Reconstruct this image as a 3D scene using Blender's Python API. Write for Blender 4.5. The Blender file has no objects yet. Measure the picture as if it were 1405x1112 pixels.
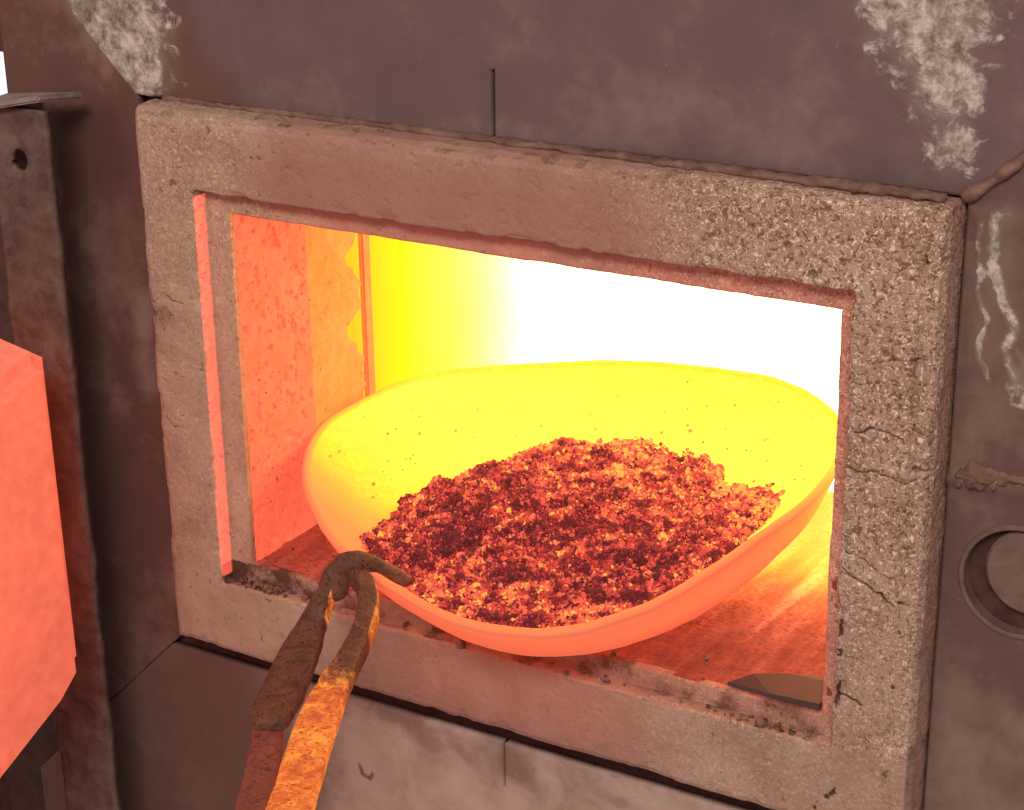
import bpy, bmesh, math
import numpy as np
from mathutils import Matrix, Vector

rng = np.random.default_rng(7)
scene = bpy.context.scene
COL = scene.collection

# ------------------------------------------------------------------ camera
cam_data = bpy.data.cameras.new("camera")
cam = bpy.data.objects.new("camera", cam_data)
COL.objects.link(cam)
RIGHT = Vector((0.86267, 0.50558, -0.01345))
DOWN = Vector((0.17171, -0.31780, -0.93248))
FWD = Vector((-0.47572, 0.80211, -0.36098))
m = Matrix.Identity(4)
for i in range(3):
    m[i][0] = RIGHT[i]
    m[i][1] = -DOWN[i]
    m[i][2] = -FWD[i]
m[0][3], m[1][3], m[2][3] = 0.50486, -0.83295, 0.40731
cam.matrix_world = m
cam_data.sensor_width = 36.0
cam_data.lens = 67.664
cam_data.clip_start = 0.02
cam_data.clip_end = 50.0
scene.camera = cam

# ------------------------------------------------------------------ world, lamps, exposure
world = bpy.data.worlds.new("World")
scene.world = world
world.use_nodes = True
bg = world.node_tree.nodes["Background"]
bg.inputs[0].default_value = (1.0, 0.74, 0.68, 1)
bg.inputs[1].default_value = 0.34


def area_lamp(name, loc, target, size, power, color):
    d = bpy.data.lights.new(name, 'AREA')
    d.shape = 'RECTANGLE'
    d.size, d.size_y = size
    d.energy = power
    d.color = color
    o = bpy.data.objects.new(name, d)
    COL.objects.link(o)
    o.location = loc
    o.rotation_euler = (Vector(target) - Vector(loc)).to_track_quat('-Z', 'Y').to_euler()
    return o


area_lamp("key_area_lamp", (0.85, -1.95, 1.60), (0.05, 0, 0), (0.9, 0.5), 38.0, (1.0, 0.86, 0.76))  # added unseen area lamp, key light from the upper right front
area_lamp("fill_area_lamp", (-0.9, -1.9, 1.5), (-0.1, 0, 0), (0.7, 0.5), 9.0, (1.0, 0.80, 0.70))  # added unseen area lamp, fill from the left

vs = scene.view_settings
vs.view_transform = 'Standard'
vs.look = 'None'
vs.exposure = 0.0
vs.gamma = 1.0
vs.use_curve_mapping = False
scene.render.engine = 'CYCLES'
scene.cycles.use_denoising = True
scene.cycles.max_bounces = 4
scene.cycles.diffuse_bounces = 3
scene.cycles.sample_clamp_indirect = 8.0
scene.cycles.use_adaptive_sampling = True
scene.cycles.adaptive_threshold = 0.02
scene.cycles.adaptive_min_samples = 16


# ------------------------------------------------------------------ numpy noise
def _hash(ix, iy, iz, seed):
    h = (ix.astype(np.int64) * 374761393 + iy.astype(np.int64) * 668265263 +
         iz.astype(np.int64) * 2147483647 + seed * 1274126177) & 0xFFFFFFFF
    h = ((h ^ (h >> 13)) * 1274126177) & 0xFFFFFFFF
    h = ((h ^ (h >> 16)) * 2246822519) & 0xFFFFFFFF
    h = h ^ (h >> 15)
    return (h & 0xFFFFFF) / float(0xFFFFFF)


def vnoise(P, scale, seed=0):
    Q = np.asarray(P, float) * scale + 1000.0
    I = np.floor(Q)
    F = Q - I
    F = F * F * F * (F * (F * 6 - 15) + 10)
    I = I.astype(np.int64)
    r = 0
    for dx in (0, 1):
        wx = F[:, 0] if dx else 1 - F[:, 0]
        for dy in (0, 1):
            wy = F[:, 1] if dy else 1 - F[:, 1]
            for dz in (0, 1):
                wz = F[:, 2] if dz else 1 - F[:, 2]
                r = r + wx * wy * wz * _hash(I[:, 0] + dx, I[:, 1] + dy, I[:, 2] + dz, seed)
    return r


def fbm(P, scale, octaves=4, seed=0, gain=0.5):
    a, s, t = 1.0, 0.0, 0.0
    for k in range(octaves):
        s = s + a * vnoise(P, scale * 2.0 ** k, seed + 17 * k)
        t += a
        a *= gain
    return s / t


def sstep(x, a, b):
    t = np.clip((x - a) / (b - a), 0, 1)
    return t * t * (3 - 2 * t)


def seg_dist(P2, poly):
    """distance of 2-D points to a polyline"""
    best = np.full(len(P2), 1e9)
    for a, b in zip(poly[:-1], poly[1:]):
        a, b = np.array(a, float), np.array(b, float)
        ab = b - a
        t = np.clip(((P2 - a) @ ab) / (ab @ ab + 1e-12), 0, 1)
        d = np.linalg.norm(P2 - (a + t[:, None] * ab), axis=1)
        best = np.minimum(best, d)
    return best


# ------------------------------------------------------------------ object helpers
def mesh_np(name, V, F, masks=None, smooth=True):
    me = bpy.data.meshes.new(name)
    V = np.asarray(V, np.float32)
    F = np.asarray(F, np.int32)
    k = F.shape[1]
    me.vertices.add(len(V))
    me.vertices.foreach_set("co", V.ravel())
    me.loops.add(F.size)
    me.loops.foreach_set("vertex_index", F.ravel())
    me.polygons.add(len(F))
    me.polygons.foreach_set("loop_start", np.arange(0, F.size, k, dtype=np.int32))
    me.update(calc_edges=True)
    me.validate()
    me.polygons.foreach_set("use_smooth", np.full(len(me.polygons), smooth))
    if masks is not None:
        set_mask(me, masks)
    return me


def set_mask(me, masks):
    a = me.attributes.new("mask", 'FLOAT_COLOR', 'POINT')
    M = np.ones((len(me.vertices), 4), np.float32)
    M[:, :masks.shape[1]] = masks
    a.data.foreach_set("color", M.ravel())


def empty(name, loc):
    o = bpy.data.objects.new(name, None)
    o.empty_display_size = 0.05
    o.location = loc
    COL.objects.link(o)
    return o


def root_of(o):
    while o.parent:
        o = o.parent
    return o


def link(name, me, mat, parent=None, label=None):
    """world-space mesh linked as one object, kept in world space below its parent"""
    o = bpy.data.objects.new(name, me)
    COL.objects.link(o)
    if mat:
        me.materials.append(mat)
    if parent is not None:
        o.parent = parent
        if parent.parent is None:
            o.location = -Vector(parent.location)
    if label:
        o["label"] = label
    return o


def tag(o, label, cat, kind=None, group=None):
    o["label"] = label
    o["category"] = cat
    if kind:
        o["kind"] = kind
    if group:
        o["group"] = group
    return o


def grid_faces(nu, nv, close_u=False):
    iu = np.arange(nu if close_u else nu - 1)
    iv = np.arange(nv - 1)
    A, B = np.meshgrid(iu, iv, indexing='ij')
    A2 = (A + 1) % nu
    return np.stack([A * nv + B, A2 * nv + B, A2 * nv + B + 1, A * nv + B + 1], -1).reshape(-1, 4)


def grid_normals(G, close_u=False):
    if close_u:
        du = np.roll(G, -1, 0) - np.roll(G, 1, 0)
    else:
        du = np.gradient(G, axis=0)
    dv = np.gradient(G, axis=1)
    n = np.cross(du, dv)
    return n / (np.linalg.norm(n, axis=2, keepdims=True) + 1e-12)


# ------------------------------------------------------------------ shader helpers
class NT:
    def __init__(self, name):
        self.mat = bpy.data.materials.new(name)
        self.mat.use_nodes = True
        self.t = self.mat.node_tree
        self.bsdf = self.t.nodes["Principled BSDF"]
        self.co = self.t.nodes.new("ShaderNodeTexCoord").outputs["Object"]

    def n(self, kind, **kw):
        x = self.t.nodes.new(kind)
        for k, v in kw.items():
            setattr(x, k, v)
        return x

    def plug(self, sock, v):
        if hasattr(v, "is_output"):
            self.t.links.new(v, sock)
        else:
            sock.default_value = v

    def noise(self, scale, detail=3.0, rough=0.55, stretch=None, dist=0.0):
        x = self.n("ShaderNodeTexNoise")
        x.inputs["Scale"].default_value = scale
        x.inputs["Detail"].default_value = detail
        x.inputs["Roughness"].default_value = rough
        x.inputs["Distortion"].default_value = dist
        co = self.co
        if stretch:
            mp = self.n("ShaderNodeMapping")
            mp.inputs["Scale"].default_value = stretch
            self.plug(mp.inputs["Vector"], co)
            co = mp.outputs[0]
        self.plug(x.inputs["Vector"], co)
        return x.outputs["Fac"]

    def voronoi(self, scale, feature='F1', out="Distance"):
        x = self.n("ShaderNodeTexVoronoi", feature=feature)
        x.inputs["Scale"].default_value = scale
        self.plug(x.inputs["Vector"], self.co)
        return x.outputs[out]

    def ramp(self, fac, stops):
        x = self.n("ShaderNodeValToRGB")
        e = x.color_ramp.elements
        while len(e) < len(stops):
            e.new(0.5)
        for el, (p, c) in zip(e, stops):
            el.position = p
            el.color = (*c, 1) if len(c) == 3 else c
        self.plug(x.inputs[0], fac)
        return x.outputs["Color"]

    def step(self, fac, a, b):
        x = self.n("ShaderNodeMapRange", interpolation_type='SMOOTHSTEP')
        self.plug(x.inputs["Value"], fac)
        x.inputs["From Min"].default_value = a
        x.inputs["From Max"].default_value = b
        return x.outputs["Result"]

    def math(self, op, a, b=None):
        x = self.n("ShaderNodeMath", operation=op)
        self.plug(x.inputs[0], a)
        if b is not None:
            self.plug(x.inputs[1], b)
        return x.outputs[0]

    def mix(self, fac, a, b, mode='MIX'):
        x = self.n("ShaderNodeMix", data_type='RGBA', blend_type=mode)
        self.plug(x.inputs[0], fac)
        for s, v in ((6, a), (7, b)):
            self.plug(x.inputs[s], (*v, 1) if isinstance(v, tuple) and len(v) == 3 else v)
        return x.outputs[2]

    def mask(self):
        a = self.n("ShaderNodeAttribute", attribute_name="mask")
        s = self.n("ShaderNodeSeparateColor")
        self.plug(s.inputs[0], a.outputs["Color"])
        self.alpha = a.outputs["Alpha"]
        return s.outputs[0], s.outputs[1], s.outputs[2]

    def bump(self, h, dist=0.001, strength=1.0, normal=None):
        b = self.n("ShaderNodeBump")
        b.inputs["Distance"].default_value = dist
        b.inputs["Strength"].default_value = strength
        self.plug(b.inputs["Height"], h)
        if normal:
            self.plug(b.inputs["Normal"], normal)
        return b.outputs[0]

    def done(self, color=None, rough=0.9, normal=None, emit=None, strength=1.0, metal=0.0, spec=0.3):
        b = self.bsdf
        if color is not None:
            self.plug(b.inputs["Base Color"], (*color, 1) if isinstance(color, tuple) and len(color) == 3 else color)
        self.plug(b.inputs["Roughness"], rough)
        self.plug(b.inputs["Metallic"], metal)
        b.inputs["Specular IOR Level"].default_value = spec
        if normal is not None:
            self.plug(b.inputs["Normal"], normal)
        if emit is not None:
            self.plug(b.inputs["Emission Color"], (*emit, 1) if isinstance(emit, tuple) and len(emit) == 3 else emit)
            self.plug(b.inputs["Emission Strength"], strength)
        return self.mat


def mat_refractory():
    """mask R = red glare and glow painted into the colour, G = dirt, B = coarse aggregate showing, A = furnace light put in as emission"""
    t = NT("cast_refractory")
    glow_tint, dirt, grain = t.mask()
    heat_light = t.alpha
    big = t.noise(28, 4)
    fine = t.noise(330, 4, 0.62, dist=1.2)
    fleck = t.noise(430, 3, 0.6, dist=1.5)
    mid = t.noise(170, 3, 0.6, dist=0.8)
    c = t.ramp(big, [(0.30, (0.33, 0.215, 0.155)), (0.52, (0.415, 0.285, 0.210)), (0.75, (0.48, 0.350, 0.268))])
    light = t.math('MULTIPLY', t.step(fleck, 0.53, 0.64), grain)
    c = t.mix(t.math('MULTIPLY', light, 0.95), c, (0.90, 0.72, 0.54))
    dark = t.math('MULTIPLY', t.step(fine, 0.485, 0.39), grain)
    c = t.mix(t.math('MULTIPLY', dark, 0.85), c, (0.15, 0.080, 0.048))
    speck = t.step(mid, 0.37, 0.29)
    c = t.mix(t.math('MULTIPLY', speck, 0.7), c, (0.13, 0.075, 0.05))
    ss = t.step(t.math('ADD', glow_tint, t.math('MULTIPLY', t.math('SUBTRACT', mid, 0.5), 0.5)), 0.15, 0.95)
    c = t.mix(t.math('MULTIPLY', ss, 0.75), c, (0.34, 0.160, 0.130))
    dd = t.step(t.math('ADD', dirt, t.math('MULTIPLY', t.math('SUBTRACT', fine, 0.5), 0.9)), 0.3, 0.8)
    c = t.mix(t.math('MULTIPLY', dd, 0.9), c, (0.055, 0.026, 0.018))
    h = t.math('ADD', t.math('MULTIPLY', fine, t.math('ADD', grain, 0.15)), t.math('MULTIPLY', mid, 0.6))
    hh = t.math('MULTIPLY', heat_light, t.math('SUBTRACT', 1.15, t.math('MULTIPLY', t.step(fine, 0.46, 0.34), 0.6)))
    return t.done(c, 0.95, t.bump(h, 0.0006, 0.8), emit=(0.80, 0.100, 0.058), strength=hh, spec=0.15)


def mat_plate(name, base_a, base_b, dust=(0.42, 0.33, 0.27), rough=0.62):
    """oxidised steel: mask R = mineral crust, G = dust, B = soot and darker areas"""
    t = NT(name)
    crust, dustm, soot_dark = t.mask()
    big = t.noise(13, 5, 0.6)
    mid = t.noise(85, 5, 0.65, dist=0.5)
    fine = t.noise(420, 3, 0.6)
    wisp = t.noise(34, 5, 0.62, dist=0.5)
    c = t.ramp(t.math('ADD', t.math('MULTIPLY', big, 0.75), t.math('MULTIPLY', mid, 0.25)),
               [(0.36, tuple(x * 0.88 for x in base_a)), (0.50, base_a), (0.64, base_b)])
    dm = t.step(t.math('ADD', dustm, t.math('MULTIPLY', t.math('SUBTRACT', wisp, 0.5), 1.1)), 0.25, 1.0)
    c = t.mix(dm, c, dust)
    so = t.step(t.math('ADD', soot_dark, t.math('ADD', t.math('MULTIPLY', t.math('SUBTRACT', mid, 0.5), 0.55), t.math('MULTIPLY', t.math('SUBTRACT', big, 0.5), 0.4))), 0.25, 0.95)
    c = t.mix(t.math('MULTIPLY', so, 0.85), c, (0.135, 0.070, 0.055))
    cr = t.math('MULTIPLY', t.step(t.math('ADD', crust, t.math('MULTIPLY', t.math('SUBTRACT', mid, 0.5), 2.2)), 0.33, 0.68), t.step(crust, 0.02, 0.2))
    cc = t.ramp(t.noise(120, 5, 0.7), [(0.36, (0.17, 0.135, 0.105)), (0.5, (0.38, 0.335, 0.29)), (0.62, (0.60, 0.55, 0.53))])
    soft = t.step(t.math('ADD', crust, t.math('MULTIPLY', t.math('SUBTRACT', wisp, 0.5), 0.9)), 0.12, 0.95)
    c = t.mix(t.math('MULTIPLY', soft, 0.72), c, (0.34, 0.29, 0.24))
    c = t.mix(cr, c, cc)
    spk = t.step(fine, 0.70, 0.76)
    c = t.mix(t.math('MULTIPLY', spk, 0.35), c, (0.40, 0.34, 0.31))
    h = t.math('ADD', t.math('MULTIPLY', cr, t.math('ADD', 0.15, t.math('MULTIPLY', mid, 0.45))),
               t.math('ADD', t.math('MULTIPLY', fine, 0.06), t.math('MULTIPLY', wisp, 0.12)))
    r = t.math('ADD', rough, t.math('MULTIPLY', cr, 0.3))
    return t.done(c, r, t.bump(h, 0.0016, 0.7), spec=0.35)


def mat_hot_block(name, base, emit, e_rough=0.25, pits=True, bump=0.6, speck_emit=(0.25, 0.012, 0.008)):
    """glowing refractory: even glow, darker specks, rest from real light"""
    t = NT(name)
    mid = t.noise(120, 4, 0.6)
    fine = t.noise(420, 3, 0.6, dist=0.8)
    big = t.noise(25, 3)
    e = t.mix(t.step(big, 0.3, 0.75), tuple(x * (1 - e_rough) for x in emit), emit)
    c = t.mix(t.step(mid, 0.35, 0.7), tuple(x * 0.75 for x in base), base)
    if pits:
        p = t.math('MULTIPLY', t.step(fine, 0.385, 0.33), t.step(t.noise(38, 2), 0.40, 0.60))
        e = t.mix(p, e, speck_emit)
        c = t.mix(p, c, (0.10, 0.02, 0.015))
    return t.done(c, 0.95, t.bump(t.math('ADD', mid, t.math('MULTIPLY', fine, 0.5)), 0.001, bump), emit=e, spec=0.1)


def mat_emit(name, base, emit, s):
    t = NT(name)
    v = t.noise(18, 3)
    e = t.mix(t.step(v, 0.25, 0.75), tuple(x * 0.85 for x in emit), emit)
    return t.done(base, 0.95, emit=e, strength=s, spec=0.0)


def mat_steel(name, a, b, rough=0.6, bump=0.5, metal=0.0):
    t = NT(name)
    mid = t.noise(70, 5, 0.65, dist=0.6)
    fine = t.noise(400, 3)
    c = t.ramp(mid, [(0.32, a), (0.68, b)])
    return t.done(c, rough, t.bump(t.math('ADD', mid, t.math('MULTIPLY', fine, 0.3)), 0.0015, bump), metal=metal, spec=0.35)


M_FRAME = mat_refractory()
M_TOP = mat_plate("oxidised_top_plate", (0.150, 0.098, 0.096), (0.215, 0.148, 0.144), dust=(0.28, 0.20, 0.185))
M_LEFT = mat_plate("oxidised_left_plate", (0.135, 0.066, 0.054), (0.235, 0.135, 0.112), dust=(0.26, 0.18, 0.16))
M_RIGHT = mat_plate("oxidised_right_plate", (0.140, 0.084, 0.070), (0.210, 0.140, 0.118), dust=(0.29, 0.205, 0.165))
M_BOTTOM = mat_plate("dusty_bottom_plate", (0.27, 0.170, 0.138), (0.46, 0.325, 0.27), dust=(0.55, 0.42, 0.35), rough=0.75)
M_DARK = mat_steel("dark_backing_steel", (0.055, 0.024, 0.019), (0.10, 0.048, 0.038), 0.8)
M_POST = mat_steel("post_steel", (0.075, 0.042, 0.034), (0.17, 0.115, 0.095), 0.6)
M_SCALE = mat_steel("rust_scale", (0.10, 0.05, 0.035), (0.26, 0.16, 0.12), 0.85, 0.9)
M_JAMB = mat_hot_block("hot_pitted_jamb", (0.50, 0.20, 0.11), (0.74, 0.085, 0.052))
M_LINER = mat_hot_block("hot_liner_tile", (0.50, 0.25, 0.08), (0.84, 0.13, 0.042), e_rough=0.35, pits=True, bump=0.3)
M_STRIP = mat_hot_block("hot_support_strip", (0.50, 0.22, 0.09), (0.80, 0.10, 0.035), pits=False, bump=0.3)
M_DOORBLOCK = mat_hot_block("hot_door_block", (0.42, 0.20, 0.15), (0.80, 0.105, 0.056), e_rough=0.25, pits=False, bump=0.5, speck_emit=(0.45, 0.035, 0.022))
M_ROOF = mat_emit("yellow_hot_roof", (0.6, 0.4, 0.15), (1.0, 0.40, 0.075), 4.2)


def mat_muffle():
    """chamber lining: glow follows the lining's temperature, hottest at the back"""
    t = NT("glowing_muffle_lining")
    heat_light, _, _ = t.mask()
    f = t.math('ADD', heat_light, t.math('MULTIPLY', t.math('SUBTRACT', t.noise(14, 3), 0.5), 0.08))
    c = t.ramp(f, [(0.0, (1.0, 0.42, 0.020)), (0.16, (1.0, 0.60, 0.010)), (0.32, (1.0, 0.84, 0.0)), (0.50, (1.0, 0.82, 0.10)), (0.75, (1.0, 0.62, 0.30)), (1.0, (1.0, 0.55, 0.28))])
    st = t.math('ADD', 1.05, t.math('MULTIPLY', t.math('POWER', t.step(f, 0.35, 1.0), 2.0), 7.5))
    return t.done((0.22, 0.09, 0.02), 0.95, emit=c, strength=st, spec=0.0)


M_MUFFLE = mat_muffle()


def mat_hearth():
    t = NT("hot_hearth")
    streak = t.noise(70, 4, 0.6, stretch=(1.0, 0.16, 1.0), dist=0.5)
    fine = t.noise(330, 4, 0.65)
    mid = t.noise(60, 4)
    c = t.ramp(streak, [(0.33, (0.09, 0.024, 0.018)), (0.52, (0.22, 0.080, 0.060)), (0.70, (0.44, 0.20, 0.17))])
    c = t.mix(t.step(fine, 0.50, 0.36), c, (0.09, 0.03, 0.022))
    e = t.ramp(mid, [(0.3, (0.10, 0.006, 0.004)), (0.7, (0.26, 0.020, 0.012))])
    heat_light, _, _ = t.mask()
    hf = t.math('ADD', heat_light, t.math('MULTIPLY', t.math('SUBTRACT', streak, 0.5), 0.5))
    e = t.mix(t.step(hf, 0.12, 0.55), e, (0.80, 0.10, 0.02))
    e = t.mix(t.step(hf, 0.45, 1.0), e, (1.0, 0.62, 0.03))
    return t.done(c, 0.85, t.bump(t.math('ADD', streak, t.math('MULTIPLY', fine, 0.7)), 0.002, 0.8), emit=e, spec=0.25)


def mat_pan():
    """glow follows the pan's temperature (mask G): the end deep in the chamber is hottest"""
    t = NT("hot_clay_pan")
    mid = t.noise(45, 4)
    fine = t.noise(360, 3)
    rimline, heat_light, _ = t.mask()
    f = t.math('ADD', heat_light, t.math('MULTIPLY', t.math('SUBTRACT', mid, 0.5), 0.12))
    e = t.ramp(f, [(0.0, (0.78, 0.088, 0.054)), (0.30, (0.86, 0.108, 0.056)), (0.50, (0.95, 0.26, 0.035)), (0.72, (1.0, 0.66, 0.012)), (1.0, (1.0, 0.90, 0.06))])
    e = t.mix(t.math('MULTIPLY', rimline, 0.7), e, (0.42, 0.045, 0.06))
    mott = t.step(t.noise(150, 4, 0.65), 0.62, 0.40)
    e = t.mix(t.math('MULTIPLY', mott, 0.16), e, (0.62, 0.06, 0.04))
    return t.done((0.44, 0.24, 0.060), 0.9, t.bump(t.math('ADD', mid, t.math('MULTIPLY', fine, 0.15)), 0.0010, 0.4), emit=e, spec=0.1)


def mat_granules():
    t = NT("smouldering_granules")
    temp, _, tone = t.mask()
    fine = t.noise(900, 3)
    f = t.math('ADD', temp, t.math('MULTIPLY', t.math('SUBTRACT', fine, 0.5), 0.18))
    e = t.ramp(f, [(0.0, (0.060, 0.007, 0.010)), (0.30, (0.14, 0.012, 0.016)), (0.48, (0.50, 0.032, 0.030)),
                   (0.66, (0.88, 0.095, 0.052)), (0.88, (1.0, 0.22, 0.070)), (1.0, (1.0, 0.50, 0.07))])
    c = t.mix(tone, (0.030, 0.008, 0.009), (0.12, 0.035, 0.030))
    return t.done(c, 0.9, t.bump(fine, 0.0006, 0.8), emit=e, spec=0.15)


def mat_tongs(name, dark, light, glow_a, glow_b, hot=None):
    t = NT(name)
    heat_light, _, _ = t.mask()
    mid = t.noise(120, 5, 0.7, dist=0.9)
    fine = t.noise(520, 4, 0.65)
    long = t.noise(90, 3, 0.6, stretch=(1.0, 0.25, 1.0), dist=0.4)
    c = t.ramp(mid, [(0.34, dark), (0.66, light)])
    c = t.mix(t.step(fine, 0.46, 0.34), c, tuple(x * 0.35 for x in dark))
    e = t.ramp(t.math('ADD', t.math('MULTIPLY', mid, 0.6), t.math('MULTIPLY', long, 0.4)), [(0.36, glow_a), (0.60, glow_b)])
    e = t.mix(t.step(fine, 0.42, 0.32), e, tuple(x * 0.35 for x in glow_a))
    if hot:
        hf = t.step(t.math('ADD', heat_light, t.math('MULTIPLY', t.math('SUBTRACT', mid, 0.5), 0.9)), 0.22, 0.78)  # furnace light and rim light on the iron, put in as emission
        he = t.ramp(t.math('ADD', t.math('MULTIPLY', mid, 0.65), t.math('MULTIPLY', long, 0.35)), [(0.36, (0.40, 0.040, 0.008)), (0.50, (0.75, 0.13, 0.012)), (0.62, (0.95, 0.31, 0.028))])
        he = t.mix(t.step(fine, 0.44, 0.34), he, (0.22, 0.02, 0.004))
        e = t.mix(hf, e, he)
    h = t.math('ADD', mid, t.math('MULTIPLY', fine, 0.45))
    return t.done(c, 0.65, t.bump(h, 0.0016, 0.8), emit=e, spec=0.35)


M_HEARTH = mat_hearth()
M_PAN = mat_pan()
M_GRAN = mat_granules()
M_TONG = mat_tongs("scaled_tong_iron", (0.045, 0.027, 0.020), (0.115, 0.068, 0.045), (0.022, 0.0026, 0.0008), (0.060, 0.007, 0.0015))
M_ARM = mat_tongs("tong_iron_lit_along_the_bar", (0.045, 0.027, 0.020), (0.115, 0.068, 0.045), (0.022, 0.0026, 0.0008), (0.060, 0.007, 0.0015), hot=True)
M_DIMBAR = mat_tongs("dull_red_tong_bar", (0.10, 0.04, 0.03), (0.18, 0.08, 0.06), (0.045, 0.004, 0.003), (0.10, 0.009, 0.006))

# =================================================================== FURNACE
furnace = empty("furnace", (0.0, 0.15, -0.45))
tag(furnace, "steel fronted furnace with beige cast refractory frame around its white-hot mouth", "furnace")

FLOOR_Z = -0.114
OUT = (-0.2383, 0.2394, -0.1702, 0.1657)      # frame face
INN = (-0.2000, 0.2000, -0.1244, 0.1244)      # rebate edge
HOL = (-0.1849, 0.1908, -0.1139, 0.1110)      # clear mouth
PLATE_Y = 0.022


def grow(r, e):
    return (r[0] - e, r[1] + e, r[2] - e, r[3] + e)


def build_frame():
    st = [(grow(OUT, 0.0055), 0.034), (grow(OUT, 0.0042), 0.0075), (grow(OUT, 0.0020), 0.0015), (grow(OUT, -0.0012), 0.0),
          (grow(INN, 0.0014), 0.0), (grow(INN, 0.0002), 0.0010), (grow(INN, 0.0), 0.0112),
          (grow(HOL, 0.0008), 0.0116), (HOL, 0.0124), (HOL, 0.0168)]
    rects, ys = [], []
    for (ra, ya), (rb, yb) in zip(st[:-1], st[1:]):
        L = max(max(abs(a - b) for a, b in zip(ra, rb)), abs(ya - yb))
        n = max(1, int(round(L / 0.00085)))
        for k in range(n):
            f = k / n
            rects.append([a + (b - a) * f for a, b in zip(ra, rb)])
            ys.append(ya + (yb - ya) * f)
    rects.append(list(st[-1][0]))
    ys.append(st[-1][1])
    Rr = np.array(rects)
    ys = np.array(ys)
    ns = len(ys)
    W, H = OUT[1] - OUT[0], OUT[3] - OUT[2]
    nw, nh = int(W / 0.00085), int(H / 0.00085)
    sides = []
    for (n, fn) in ((nw, lambda f: (Rr[:, 0] + f * (Rr[:, 1] - Rr[:, 0]), Rr[:, 2])),
                    (nh, lambda f: (Rr[:, 1], Rr[:, 2] + f * (Rr[:, 3] - Rr[:, 2]))),
                    (nw, lambda f: (Rr[:, 1] - f * (Rr[:, 1] - Rr[:, 0]), Rr[:, 3])),
                    (nh, lambda f: (Rr[:, 0], Rr[:, 3] - f * (Rr[:, 3] - Rr[:, 2])))):
        for k in range(n):
            x, z = fn(k / n)
            sides.append(np.stack([x, ys, z], -1))
    G = np.array(sides)                        # (nt, ns, 3)
    nt = len(G)
    N = grid_normals(G, True)
    P = G.reshape(-1, 3)
    Nn = N.reshape(-1, 3)
    # flip normals so that the face looks towards -y
    if Nn[np.argmin(np.abs(P[:, 1]) + np.abs(P[:, 0] - 0.22) + np.abs(P[:, 2]))][1] > 0:
        Nn = -Nn
    x, y, z = P.T
    right = sstep(x, 0.02, 0.16)
    lft = sstep(-x, 0.10, 0.19)
    top = sstep(z, 0.112, 0.128)
    bot = sstep(-z, 0.118, 0.130)
    grain = 0.22 + 0.78 * right * (0.55 + 0.45 * sstep(z, -0.10, 0.02)) + 0.22 * lft * sstep(z, 0.02, 0.12)
    grain *= 1 - 0.55 * bot
    glow_tint = top * sstep(x, -0.21, -0.12) * (1 - sstep(x, 0.05, 0.15)) * (1.0 - 0.35 * sstep(z, 0.14, 0.166))  # reddish glare over the top centre, painted into the colour
    glow_tint = np.maximum(glow_tint, 0.75 * bot * sstep(x, -0.14, -0.06) * (1 - sstep(x, 0.05, 0.15)))  # red pan glow painted on the bottom centre
    glow_tint = np.maximum(glow_tint, 0.55 * sstep(y, 0.006, 0.0105) * (1 - 0.9 * lft))  # furnace glow painted on the rebate strip
    dirt = np.zeros(len(P))
    low = fbm(P, 35, 4, 3)
    med = fbm(P, 160, 3, 5)
    hi = fbm(P, 420, 2, 8)
    disp = (low - 0.5) * 0.0016 + (med - 0.5) * 0.0004 + (hi - 0.5) * 0.0005 * grain
    front = sstep(-y, -0.003, -0.0005)
    # pits
    pit = sstep(fbm(P, 300, 2, 31), 0.74, 0.84) * front * (0.35 + 0.65 * grain)
    disp -= pit * 0.0009
    dirt += pit * 0.6
    # chipped arrises
    dI = np.minimum.reduce([np.abs(x - INN[0]) + 9 * ((z < INN[2]) | (z > INN[3])), np.abs(x - INN[1]) + 9 * ((z < INN[2]) | (z > INN[3])),
                            np.abs(z - INN[2]) + 9 * ((x < INN[0]) | (x > INN[1])), np.abs(z - INN[3]) + 9 * ((x < INN[0]) | (x > INN[1]))])
    chip = sstep(fbm(P, 90, 3, 41), 0.50, 0.68) * (1 - sstep(dI, 0.0015, 0.0055)) * sstep(-y, -0.009, 0.0)
    disp -= chip * 0.0011
    dO = np.minimum.reduce([np.abs(x - OUT[0]), np.abs(x - OUT[1]), np.abs(z - OUT[2]), np.abs(z - OUT[3])])
    chipo = sstep(fbm(P, 75, 3, 43), 0.50, 0.70) * (1 - sstep(dO, 0.001, 0.006))
    disp -= chipo * 0.0009
    # rough groove a little inside the right arris
    ridge = np.exp(-((x - 0.2325 - 0.0075 * (fbm(P, 70, 4, 51) - 0.5)) / 0.0014) ** 2) * front * (x > 0.21)
    disp -= ridge * 0.0020 * sstep(fbm(P, 55, 2, 52), 0.25, 0.5)
    disp -= 0.0013 * sstep(x, 0.2315, 0.2330) * front
    dirt += 0.5 * ridge * sstep(fbm(P, 160, 3, 53), 0.46, 0.62)
    # cracks
    P2 = P[:, [0, 2]]
    wob = np.stack([fbm(P, 130, 3, 61) - 0.5, fbm(P, 130, 3, 62) - 0.5], -1) * 0.0045
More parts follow.
